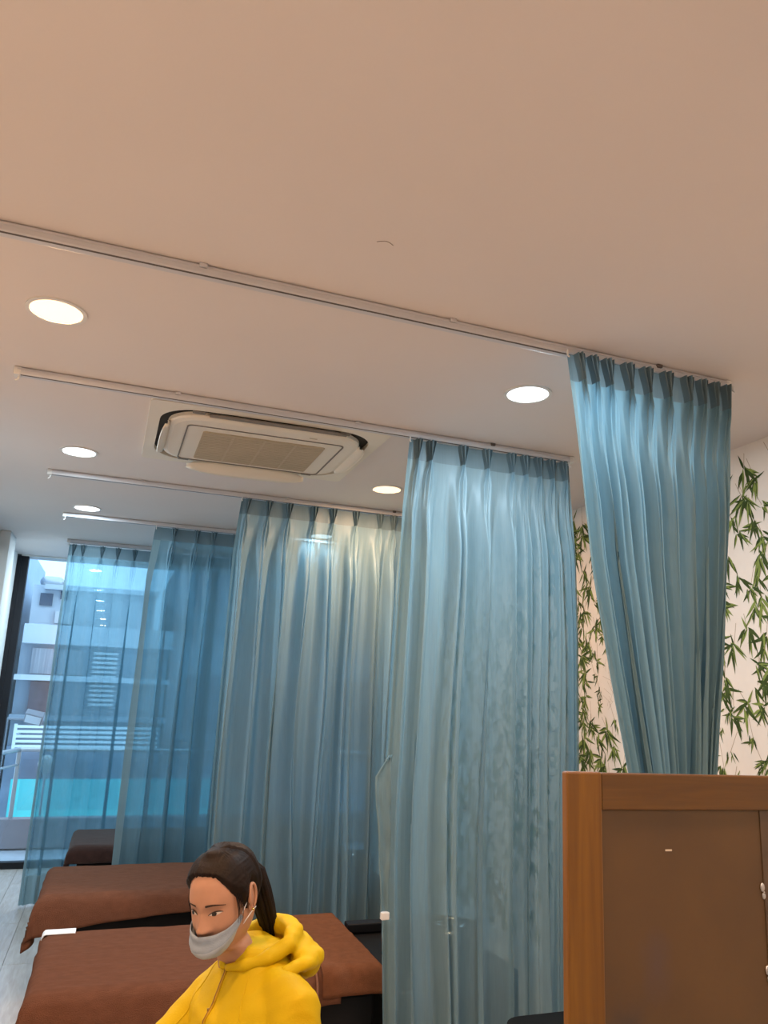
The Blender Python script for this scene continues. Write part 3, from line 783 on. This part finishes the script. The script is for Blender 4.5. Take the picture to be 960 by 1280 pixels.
# ------------------------------------------------------------------ wooden screen at the front right
def screen():
    t = thing('wooden_screen', 'wooden framed screen with a stained brown back board, nearest object at right', 'screen', (1.15, 1.25, 0))
    t.rotation_euler = (0, math.radians(.9), 0)
    W1 = wood('amber_wood_upright', (.125, .046, .002, 1), (.235, .100, .0045, 1), scale=(9, 9, .5), grain=7)
    W2 = wood('amber_wood_rail', (.070, .027, .0025, 1), (.135, .057, .005, 1), scale=(.5, 9, 9), grain=8)
    xl = -.397
    H_ = 1.622
    MB().box(xl, xl + .072, -.004, .014, .0, H_, .003).build('upright', W1, t)
    MB().box(xl + .85, xl + .922, -.004, .014, .0, H_, .003).build('upright', W1, t)
    MB().box(xl + .0722, xl + .8498, -.003, .013, H_ - .064, H_ - .001, .0025).build('top_rail', W2, t)
    MB().box(xl + .0722, xl + .8498, -.003, .013, .12, .19, .0025).build('bottom_rail', W2, t)
    mb_ = bpy.data.materials.new('stained_hardboard'); mb_.use_nodes = True
    N = mb_.node_tree.nodes; L = mb_.node_tree.links; p = N['Principled BSDF']; p.inputs['Roughness'].default_value = .55
    tcn = N.new('ShaderNodeTexCoord'); n1 = N.new('ShaderNodeTexNoise'); n1.inputs['Scale'].default_value = 4.5; n1.inputs['Detail'].default_value = 6
    L.new(tcn.outputs['Object'], n1.inputs['Vector'])
    r = N.new('ShaderNodeValToRGB'); r.color_ramp.elements[0].position = .3; r.color_ramp.elements[0].color = (.080, .040, .013, 1)
    r.color_ramp.elements[1].position = .72; r.color_ramp.elements[1].color = (.118, .058, .015, 1)
    L.new(n1.outputs['Fac'], r.inputs['Fac'])
    # two water stains with a shape of their own, low on the left
    last = r.outputs['Color']
    for (sx, sz, rx, rz, cc) in ((-.215, 1.30, .035, .055, (.085, .05, .04, 1)), (-.275, 1.20, .045, .06, (.05, .032, .025, 1))):
        mp = N.new('ShaderNodeMapping'); mp.inputs['Location'].default_value = (-sx / rx, 0, -sz / rz); mp.inputs['Scale'].default_value = (1 / rx, 0, 1 / rz)
        L.new(tcn.outputs['Object'], mp.inputs['Vector'])
        n2 = N.new('ShaderNodeTexNoise'); n2.inputs['Scale'].default_value = 22; L.new(tcn.outputs['Object'], n2.inputs['Vector'])
        ln = N.new('ShaderNodeVectorMath'); ln.operation = 'LENGTH'; L.new(mp.outputs[0], ln.inputs[0])
        ad = N.new('ShaderNodeMath'); ad.operation = 'ADD'; L.new(ln.outputs['Value'], ad.inputs[0]); L.new(n2.outputs['Fac'], ad.inputs[1])
        mr = N.new('ShaderNodeMapRange'); mr.inputs['From Min'].default_value = .6; mr.inputs['From Max'].default_value = 1.7
        mr.inputs['To Min'].default_value = .75; mr.inputs['To Max'].default_value = 0
        L.new(ad.outputs[0], mr.inputs['Value'])
        mx = N.new('ShaderNodeMix'); mx.data_type = 'RGBA'; L.new(mr.outputs[0], mx.inputs['Factor']); L.new(last, mx.inputs['A']); mx.inputs['B'].default_value = cc
        last = mx.outputs['Result']
    L.new(last, p.inputs['Base Color'])
    pb = MB().box(xl + .0725, .032, .003, .009, .191, H_ - .0645).build('back_board', mb_, t)
    MB().box(.0325, .054, .001, .009, .191, H_ - .0645).build('edge_strip', mat('grey_brown_strip', (.085, .052, .028, 1), .6, noise_scale=20, noise_amt=.2), t)
    MB().box(-.188, -.174, .0020, .0035, 1.487, 1.490).build('scratch', mat('pale_scratch', (.6, .5, .38, 1), .7), pb)
    def clip(z, name):
        c = MB()
        c.ball((.028, .001, z + .008), (.005, .0025, .008), 12, 8); c.ball((.030, .001, z - .007), (.004, .0025, .006), 12, 8)
        o = c.build('mirror_clip', M_steel, t, True)
        MB().ball((.029, -.001, z), .002, 10, 6).build('screw', M_chrome, o, True)
    clip(1.413, 'a'); clip(1.272, 'b')
    for x in (xl + .036, xl + .886):
        MB().box(x - .05, x + .05, -.2, .225, -.006, .03, .006).build('foot', W1, t)
screen()

# ------------------------------------------------------------------ the woman in yellow
def person():
    HC = Vector((.328, 2.17, 1.228))
    def facing(psi):
        a = math.radians(psi); return Vector((math.cos(a) * -.15 + math.sin(a) * -.99, math.cos(a) * -.99 + math.sin(a) * .15, 0)).normalized()
    root = thing('person', 'woman in a yellow hooded jacket and pale face mask, sitting and looking down', 'person', (.40, 2.24, 0))
    RL = Vector(root.location)
    # ---- head, in its own frame: x her right, y forward, z up, eyes at z = 0
    F = facing(34); pit = math.radians(16)
    Fp = (F * math.cos(pit) - Vector((0, 0, 1)) * math.sin(pit)).normalized()
    Rt = Vector((0, 0, 1)).cross(F) * -1
    Up = Rt.cross(Fp)
    roll = math.radians(-5)
    Rt, Up = Rt * math.cos(roll) + Up * math.sin(roll), Up * math.cos(roll) - Rt * math.sin(roll)
    HM = Matrix((( Rt.x, Fp.x, Up.x, HC.x - RL.x), (Rt.y, Fp.y, Up.y, HC.y - RL.y), (Rt.z, Fp.z, Up.z, HC.z - RL.z), (0, 0, 0, 1)))
    TB = np.array([(.107, .002, -.005, -.015), (.103, .026, .018, -.045), (.095, .044, .040, -.063), (.08, .058, .060, -.080), (.06, .067, .076, -.091), (.035, .0725, .086, -.097),
        (.01, .0735, .088, -.098), (-.02, .0725, .087, -.093), (-.045, .0695, .086, -.082), (-.065, .064, .085, -.068), (-.083, .055, .084, -.058), (-.097, .044, .080, -.052),
        (-.108, .036, .066, -.050), (-.116, .044, .036, -.052), (-.13, .049, .024, -.056), (-.16, .050, .014, -.064), (-.20, .054, .006, -.074), (-.24, .066, .0, -.088)])
    zz = TB[::-1, 0]
    def prof(z):
        w = [np.interp([z - .006, z - .003, z, z + .003, z + .006], zz, TB[::-1, k]).mean() for k in (1, 2, 3)]
        return w
    def G(a, s): return math.exp(-.5 * (a / s) ** 2)
    def surf(z, ph, off=0.):
        w, f, b = prof(z); w += off; f += off; b -= off
        s_, c = math.sin(ph), math.cos(ph)
        e = 2 / 2.25
        x = w * math.copysign(abs(s_) ** e, s_)
        y0 = -.008
        y = y0 + ((f - y0) if c > 0 else (y0 - b)) * math.copysign(abs(c) ** e, c)
        return x, y
    def feat(x, z):
        d = 0
        t = min(1, max(0, (.004 - z) / .036))                       # nose ridge
        if z > -.052: d += (.004 + .0165 * t) * G(x, .0062 + .0050 * t) * (1 - sst(.0, .03, z)) * sst(-.048, -.034, z)
        d += .006 * (G(x - .012, .006) + G(x + .012, .006)) * G(z + .036, .007)
        for sx in (-1, 1):
            d -= .0095 * G(x - sx * .031, .014) * G(z - .004, .011)    # sockets
            d += .0050 * G(x - sx * .033, .011) * G(z + .002, .0065)   # lids over the eyeballs
            d += .0035 * G(x - sx * .030, .018) * G(z - .021, .007)
            d += .0050 * G(x - sx * .042, .016) * G(z + .032, .016)
        d += .006 * G(x, .017) * G(z + .072, .010) - .002 * G(x, .02) * G(z + .073, .0018) + .006 * G(x, .018) * G(z + .097, .010)
        return d
    nz_, nph = 150, 128
    hv = []
    for i in range(nz_):
        z = .107 - (.107 + .24) * (i / (nz_ - 1))
        for j in range(nph):
            a = 2 * PI * j / nph
            # denser sampling on the face
            ph = a - .35 * math.sin(a) * 1.2
            x, y = surf(z, ph)
            c = math.cos(ph)
            if c > 0 and z > -.112: y += feat(x, z) * min(1, c * 1.6)
            hv.append((x, y, z))
    hf = grid_faces(nz_, nph, True) + [tuple(range(nph - 1, -1, -1)), tuple((nz_ - 1) * nph + i for i in range(nph))]
    hf = [tuple(reversed(q)) for q in hf]
    bvh = BVHTree.FromPolygons([Vector(v) for v in hv], hf)
    def on_face(x, z, off=.0008):
        h = bvh.ray_cast(Vector((x, .3, z)), Vector((0, -1, 0)))
        return Vector((x, (h[0].y if h[0] else .08) + off, z))
    def on_head(p, d, off=.001):
        h = bvh.ray_cast(Vector(p), Vector(d)); return h[0] - Vector(d).normalized() * off if h[0] else Vector(p)
    H = lambda L: [HM @ Vector(p) for p in L]
    body = MB(); body.add(H(hv), hf)
    for s_ in (-1, 1):                                     # ears
        e = MB()
        cx = s_ * .0745
        loop = []
        for k in range(19):
            a = math.radians(-70 + 290 * k / 18)
            loop.append((cx + s_ * (.006 + .005 * max(0, -math.cos(a))), -.016 - .0165 * math.cos(a) - .004 * math.sin(a), -.006 + .027 * math.sin(a) + .008))
        e.tube(loop, [.0035 + .001 * math.sin(PI * k / 18) for k in range(19)], 8)
        e.ball((cx + s_ * .002, -.016, .002), (.005, .0145, .026), 14, 10)
        e.ball((cx + s_ * .0035, -.006, -.024), (.0045, .0075, .0085), 12, 8)
        e.ball((cx + s_ * .004, -.002, .0), (.004, .004, .008), 10, 8)
        body.add(H(e.v), e.f)
    # ---- torso frame
    Fb = facing(60); Lb = Vector((-Fb.y, Fb.x, 0))
    T0 = HC - F * .085 + Vector((.046, -.012, 0)); T0.z = 0
    def B(l, f, z):
        p = T0 + Lb * l + Fb * f; return Vector((p.x - RL.x, p.y - RL.y, z - .112 if z > .55 else z * .438 / .55))
    rings = [(.58, .165, .11, .13, -.03), (.66, .178, .125, .13, -.03), (.78, .168, .125, .122, -.02), (.90, .162, .125, .118, -.01), (1.0, .166, .135, .118, 0), (1.06, .168, .130, .118, 0),
             (1.11, .150, .105, .112, .0), (1.145, .122, .088, .10, .0), (1.175, .088, .072, .085, .0), (1.20, .074, .074, .072, .0), (1.222, .066, .068, .064, .0)]
    def torso(k=1., zt=9.):
        m_ = MB(); n = 40; v = []; rr = [r for r in rings if r[0] <= zt]
        for z, w, f, b, o in rr:
            for j in range(n):
                a = 2 * PI * j / n; c, s_ = math.cos(a), math.sin(a); e = .85
                v.append(B(w * k * math.copysign(abs(c) ** e, c), o + k * (f if s_ > 0 else b) * math.copysign(abs(s_) ** e, s_), z))
        m_.add(v, grid_faces(len(rr), n, True) + [tuple(range(n - 1, -1, -1)), tuple((len(rr) - 1) * n + i for i in range(n))]); return m_
    arms = {1: [(.115, -.01, 1.120), (.160, -.015, 1.098), (.190, -.012, 1.04), (.208, -.005, .96), (.212, .035, .885), (.19, .18, .82), (.15, .335, .765)],
            -1: [(-.11, .0, 1.095), (-.142, .03, 1.052), (-.160, .085, 1.0), (-.172, .165, .938), (-.175, .235, .895), (-.16, .33, .84), (-.135, .42, .785)]}
    AR = [.062, .066, .062, .054, .050, .044, .036]
    legs = {s_: [(s_ * .085, -.02, .66), (s_ * .10, .12, .665), (s_ * .115, .30, .655), (s_ * .12, .42, .635), (s_ * .12, .445, .56), (s_ * .118, .42, .38), (s_ * .115, .40, .13), (s_ * .115, .40, .07)] for s_ in (-1, 1)}
    LR = [.088, .086, .074, .064, .060, .056, .040, .040]
    def union(name, m_, mm, vox, sm, parent=root):
        o = m_.build(name, mm, parent, True)
        r = o.modifiers.new('r', 'REMESH'); r.mode = 'VOXEL'; r.voxel_size = vox; r.use_smooth_shade = True
        k = o.modifiers.new('k', 'SMOOTH'); k.iterations = sm; k.factor = .5
        return evald(o)
    core = torso(.86, 1.19)
    for s_ in (-1, 1):
        core.tube([B(*p) for p in arms[s_]], [r * .72 for r in AR], 14)
        core.tube([B(*p) for p in legs[s_]], [r * .85 for r in LR], 14)
        # hand resting on the knee: palm, five unequal fingers bent over it
        w = Vector(arms[s_][-1]); prev = Vector(arms[s_][-2]); d = (w - prev).normalized()
        d2 = Vector((d.x * .6, 1, -.25)).normalized(); sd = Vector((s_, 0, 0)); nn = Vector((0, .2, 1)).normalized()
        pc = w + d2 * .055
        core.tube([B(*w), B(*(w + d2 * .03)), B(*(w + d2 * .085))], [.026, .034, .036], 14, flat=.5, up=(0, 0, 1)) if False else core.tube([B(*(w + d2 * q + sd * .0)) for q in (0, .03, .06, .09)], [.024, .026, .026, .022], 12)
        for k, (ln, off) in enumerate(((.066, -.030), (.078, -.010), (.074, .010), (.058, .029))):
            st = w + d2 * .072 + sd * off
            p1 = st + d2 * ln * .45; p2 = p1 + (d2 * .75 - nn * .65) * ln * .36; p3 = p2 + (d2 * .35 - nn * .95) * ln * .3
            core.tube([B(*st), B(*p1), B(*p2), B(*p3)], [.0105, .0095, .0085, .0075], 10)
        st = w + d2 * .02 - sd * .026; p1 = st + d2 * .03 - sd * .022; p2 = p1 + d2 * .028 - sd * .006 - nn * .01
        core.tube([B(*st), B(*p1), B(*p2)], [.0125, .011, .009], 10)
    M_skin = mat('skin', (.46, .25, .165, 1), .5, spec=.3, noise_scale=40, noise_amt=.04, sss=.15)
    cb = union('body_core', core, M_skin, .006, 4)
    me = cb.data
    nb = len(body.v)
    body.add([v.co[:] for v in me.vertices], [tuple(p.vertices) for p in me.polygons])
    bpy.data.objects.remove(cb)
    ob = body.build('body', M_skin, root, True)
    # ---- face details
    M_hair = mat('dark_brown_hair', (.011, .006, .0045, 1), .6, spec=.2, noise_scale=14, noise_amt=.5, stretch=(3, 3, 3))
    M_brow = mat('brow_hair', (.045, .022, .014, 1), .8)
    for s_ in (-1, 1):
        n = 12; up = []; lo = []
        for i in range(n + 1):
            u = i / n * 2 - 1
            x = s_ * (.033 + .0165 * u)
            zc = .0005 + .0018 * u
            up.append((x, zc + .0046 * (1 - abs(u) ** 2.2))); lo.append((x, zc - .0030 * (1 - u * u)))
        v = []
        for (x, z1), (_, z2) in zip(up, lo):
            for q in (0, .5, 1):
                p = on_face(x, lerp(z1, z2, q), .0006 + .0010 * math.sin(PI * q)); v.append(p)
        eye = obj('eye', H(v), grid_faces(n + 1, 3), mat('eye_white', (.55, .50, .46, 1), .2), root)
        iv = []; ix = s_ * .033 + .002
        for k in range(16):
            a = 2 * PI * k / 16; z = max(-.0026, min(.0040, .0009 + .0052 * math.sin(a)))
            iv.append(on_face(ix + .0056 * math.cos(a), z, .0022))
        iv.append(on_face(ix, .0008, .0026))
        obj('iris', H(iv), [(k, (k + 1) % 16, 16) for k in range(16)], mat('iris_dark', (.012, .007, .005, 1), .1), eye)
        ls = MB(); ls.tube(H([on_face(x, z + .0002, .0016) for x, z in up]), [.0006 + .0009 * math.sin(PI * i / n) for i in range(n + 1)], 6); ls.build('lash_line', M_brow, eye, True)
        br = []; m_ = 12
        for i in range(m_ + 1):
            u = i / m_; x = s_ * lerp(.014, .056, u); zc = .0218 + .0042 * math.sin(PI * u) - .0060 * u; h = .0027 * (1 - .75 * u ** 2)
            for q in (-1, 0, 1): br.append(on_face(x, zc + q * h, .0006 + .0012 * (q == 0)))
        obj('eyebrow', H(br), grid_faces(m_ + 1, 3), M_brow, root)
    # ---- hair: combed back shell, ponytail, loose strands
    hl = [(0, .082), (18, .081), (35, .075), (50, .056), (62, .032), (74, .006), (82, -.020), (86, -.022), (90, .016), (98, .026), (108, .012), (118, -.022), (140, -.058), (180, -.066)]
    na, nt = 180, 40; v = []
    for j in range(na):
        ph = 2 * PI * j / na - PI; d_ = abs(math.degrees(ph))
        z0 = pw(hl, d_) + .0025 * fnoise(ph * 9, 1, 2)
        for i in range(nt):
            t = i / (nt - 1); z = z0 + (.107 - z0) * (1 - (1 - t) ** 1.35)
            off = .0015 + .0125 * sst(0, .30, t) + (.004 if d_ > 120 else 0) * sst(0, .3, t)
            x, y = surf(z, ph, off)
            # strands run to the tie at the back of the crown
            q = Vector((x, y + .105, z - .035)); an = math.atan2(q.x, q.z)
            g = .0016 * fnoise(an * 26, q.length * 2, 4) + .0010 * fnoise(an * 60, q.length * 3, 7)
            nrm = Vector((x, y, z)).normalized()
            v.append(Vector((x, y, z + off * (t ** 2))) + nrm * g * sst(0, .2, t))
    tip = len(v); v.append(Vector((0, -.012, .1225)))
    fh = [(j * nt + nt - 1, ((j + 1) % na) * nt + nt - 1, tip) for j in range(na)] + grid_faces(na, nt) + [((na - 1) * nt + i, (na - 1) * nt + i + 1, i + 1, i) for i in range(nt - 1)]
    hair = obj('hair', H(v), fh, M_hair, root)
    pt = MB()
    base = [(0, -.098, .040), (0, -.122, .034), (-.004, -.140, .006), (-.010, -.144, -.05), (-.014, -.147, -.10), (-.016, -.151, -.15), (-.016, -.154, -.19)]
    for k in range(34):
        a = 2 * PI * k * .382; r_ = .026 * math.sqrt(k / 34)
        sp = [.35, .8, 1., 1.05, 1., .85, .45]
        pt.tube(H([(p[0] + r_ * math.cos(a) * sp[i] * 1.05, p[1] + r_ * math.sin(a) * sp[i] * .75, p[2] + (.3 * r_ * math.sin(a) if i < 3 else 0) + (.02 * fnoise(k, 3) if i > 4 else 0)) for i, p in enumerate(base)]),
                [.006, .0075, .008, .0078, .007, .0055, .0015], 7)
    tag(pt.build('ponytail', M_hair, root, True), kind='stuff')
    MB().tube(H([(.016 * math.cos(a), -.108 + .003 * math.sin(a), .040 + .016 * math.sin(a)) for a in [2 * PI * i / 14 for i in range(15)]]), .005, 8).build('hair_tie', M_black, root, True)
    st = MB(); r7 = random.Random(7)
    for s_ in (1, -1):
        for k in range(9 if s_ > 0 else 6):
            a0 = math.radians(66 + k * 2.0); x0, y0 = surf(.03, a0 * s_, .004)
            L_ = []
            for i in range(7):
                t = i / 6; z = .035 - t * (.055 + .03 * r7.random())
                x, y = surf(max(z, -.05), a0 * s_, .004 + .005 * math.sin(PI * t))
                L_.append((x, y + .004 * t, z))
            st.tube(H(L_), [.0012, .0014, .0013, .0011, .0009, .0006, .0003], 5)
    tag(st.build('loose_strands', M_hair, root, True), kind='stuff')
    # ---- face mask
    nu, nv = 41, 17; v = []
    M_mask = mat('mask_paper', (.40, .47, .55, 1), .8, noise_scale=60, noise_amt=.04, bump=.15, bump_scale=500)
    M_mask2 = mat('mask_paper_fold_shaded', (.26, .32, .40, 1), .8, noise_scale=60, noise_amt=.05, bump=.15, bump_scale=400)  # darker copy of the mask paper, shade painted into the upper panel
    fm = []
    for i in range(nu):
        u = i / (nu - 1) * 2 - 1; c = math.cos(u * PI / 2); s_ = math.sin(u * PI / 2)
        y0 = .018
        Tp = Vector((.069 * s_, y0 + .086 * c ** .9, -.022 - .022 * c ** .6))
        Md = Vector((.069 * s_, y0 + .101 * c ** .85, -.036 - .044 * c ** .7))
        Bt = Vector((.052 * s_, y0 - .004 + .074 * c ** .8, -.052 - .055 * c ** .6))
        for j in range(nv):
            t = j / (nv - 1)
            if t < .4: p = Tp.lerp(Md, t / .4); p.y += .0022 * math.sin(t / .4 * PI * 3) * c
            else:
                q = (t - .4) / .6; p = Md.lerp(Bt, q); p.y += .010 * math.sin(PI * q) * c
            p.z += .0012 * fnoise(u * 4, t * 5, 9); p.y += .0016 * fnoise(u * 5, t * 6, 3)
            v.append(p)
    fs = grid_faces(nu, nv)
    mk = obj('face_mask', H(v), fs, M_mask, root, True, [M_mask, M_mask2], [1 if (k % (nv - 1)) < 6 else 0 for k in range(len(fs))])
    mk['label'] = 'pale blue grey paper mask worn below the nose'
    so = mk.modifiers.new('s', 'SOLIDIFY'); so.thickness = .0016; evald(mk)
    for s_ in (-1, 1):
        MB().tube(H([(s_ * .068, .022, -.030), (s_ * .075, .008, -.010), (s_ * .0795, -.006, .014), (s_ * .082, -.018, .022)]), .0013, 6).build('ear_loop', M_sheet, mk, True)
        MB().tube(H([(s_ * .062, .020, -.058), (s_ * .0715, .006, -.045), (s_ * .0775, -.006, -.036), (s_ * .082, -.022, -.030)]), .0013, 6).build('ear_loop', M_sheet, mk, True)
        MB().ball(HM @ Vector((s_ * .0835, -.006, -.028)), .0035, 10, 8).build('earring', mat('gold', (.8, .55, .2, 1), .2, metal=1), root, True)
    # ---- jacket, hood, zip
    M_yel = mat('yellow_jersey', (.62, .43, .0015, 1), .65, spec=.25, noise_scale=8, noise_amt=.05, bump=.12, bump_scale=260)
    jm = torso(1.03, 1.23)
    for s_ in (-1, 1): jm.tube([B(*p) for p in arms[s_]], AR, 18)
    jk = union('jacket', jm, M_yel, .0075, 9)
    me = jk.data; me.calc_loop_triangles()
    co = [v.co.copy() for v in me.vertices]; no = [v.normal.copy() for v in me.vertices]
    for v_, c, n_ in zip(me.vertices, co, no):
        q = c + RL - Vector((T0.x, T0.y, 0)); l, f = q.dot(Lb), q.dot(Fb); z = q.z
        w = .008 * fnoise(l * 9 + z * 16, f * 9 - z * 10, 3) + .0065 * (1 - abs(fnoise(l * 14 - z * 22, f * 12 + z * 7, 8))) - .003
        if abs(l) < .09 and f > 0: w *= .6
        v_.co = c + n_ * w
    jb = BVHTree.FromPolygons([v.co.copy() for v in me.vertices], [tuple(p.vertices) for p in me.polygons])
    def on_j(l, z, off):
        o_, d_ = B(l, .5, z), -Fb
        h = jb.ray_cast(o_, d_); return h[0] + Fb * off if h[0] else B(l, .12, z)
    zp = [on_j(.006 * math.sin(z * 30), z, .001) for z in np.linspace(1.195, .72, 40)]
    zo = MB().tube(zp, .0045, 8, flat=.6).build('zip_placket', mat('yellow_tape', (.55, .32, .004, 1), .6), jk, True)
    MB().tube([p + Fb * .0035 for p in zp], .0018, 6).build('zip_teeth', mat('zip_brown', (.30, .16, .02, 1), .4), zo, True)
    pu = on_j(0, 1.085, .006); MB().box(pu.x - .003, pu.x + .003, pu.y - .003, pu.y + .003, pu.z - .022, pu.z, .001).build('zip_pull', mat('brass', (.5, .35, .12, 1), .3, metal=1), zo)
    for s_ in (-1, 1):                                     # raised raglan seams
        sm = []
        for t in np.linspace(0, 1, 20):
            o_ = B(s_ * lerp(.075, .135, t), .4, lerp(1.165, 1.0, t)); h = jb.ray_cast(o_, -Fb)
            if h[0]: sm.append(h[0] + Fb * .0003)
        if len(sm) > 3: MB().tube(sm, .0016, 6).build('raglan_seam', M_yel, jk, True)
    hd = MB()
    P_ = lambda L: [B(*p) for p in L]
    hd.tube(P_([(-.012, .086, 1.172), (-.055, .066, 1.186), (-.085, .015, 1.200), (-.086, -.045, 1.222), (-.05, -.088, 1.236), (0, -.100, 1.240), (.05, -.088, 1.236), (.086, -.045, 1.222), (.085, .015, 1.200), (.055, .066, 1.186), (.012, .086, 1.172)]),
            [.010, .015, .019, .022, .026, .028, .026, .022, .019, .015, .010], 14)
    hd.tube(P_([(-.085, .045, 1.150), (-.122, -.01, 1.172), (-.13, -.07, 1.185), (-.10, -.125, 1.185), (-.04, -.150, 1.180), (.04, -.150, 1.180), (.10, -.125, 1.185), (.13, -.07, 1.185), (.122, -.01, 1.172), (.085, .045, 1.150)]),
            [.008, .014, .019, .024, .028, .028, .024, .019, .014, .008], 14)
    hd.tube(P_([(-.10, -.085, 1.185), (-.05, -.115, 1.19), (0, -.125, 1.19), (.05, -.115, 1.19), (.10, -.085, 1.185)]), [.030, .038, .040, .038, .030], 16)
    hd.tube(P_([(-.07, -.125, 1.155), (0, -.140, 1.135), (.07, -.125, 1.155)]), [.030, .038, .030], 16)
    ho = union('hood', hd, M_yel, .006, 5, jk)
    for v_ in ho.data.vertices:
        c = v_.co; v_.co = c + v_.normal * (.004 * fnoise(c.x * 28, c.y * 28, c.z * 40) + .002 * fnoise(c.x * 60, c.y * 60, c.z * 60))
    tl = B(-.02, -.11, 1.262)
    # ---- trousers, shoes
    tm = MB()
    for s_ in (-1, 1): tm.tube(P_(legs[s_][:-1]), LR[:-1], 18)
    tm.tube(P_([(-.09, -.03, .665), (.09, -.03, .665)]), [.10, .10], 18)
    union('trousers', tm, mat('dark_trousers', (.02, .022, .03, 1), .8, bump=.2, bump_scale=300), .009, 6)
    for s_ in (-1, 1):
        so_ = MB(); so_.tube(P_([(s_ * .115, .36, .045), (s_ * .115, .42, .05), (s_ * .12, .50, .036), (s_ * .12, .57, .03)]), [.036, .040, .038, .026], 14)
        union('shoe', so_, M_black, .008, 4)
    # ---- the stool that carries her
    c = B(0, -.03, 0) + RL
    t = thing('round_stool', 'round stool under the woman in yellow', 'stool', (c.x, c.y, 0))
    n = 32; C_ = lambda r: [(r * math.cos(2 * PI * i / n), r * math.sin(2 * PI * i / n)) for i in range(n)]
    MB().prism(C_(.17), .40, .452).build('seat', M_black, t)
    MB().tube([(0, 0, .08), (0, 0, .405)], .025, 14).build('column', M_chrome, t, True)
    for k in range(5):
        a = 2 * PI * k / 5
        l_ = MB().tube([(0, 0, .09), (.24 * math.cos(a), .24 * math.sin(a), .06)], .014, 8).build('leg', M_chrome, t, True)
        MB().ball((.25 * math.cos(a), .25 * math.sin(a), .027), .026, 12, 8).build('caster', M_black, l_, True)
person()
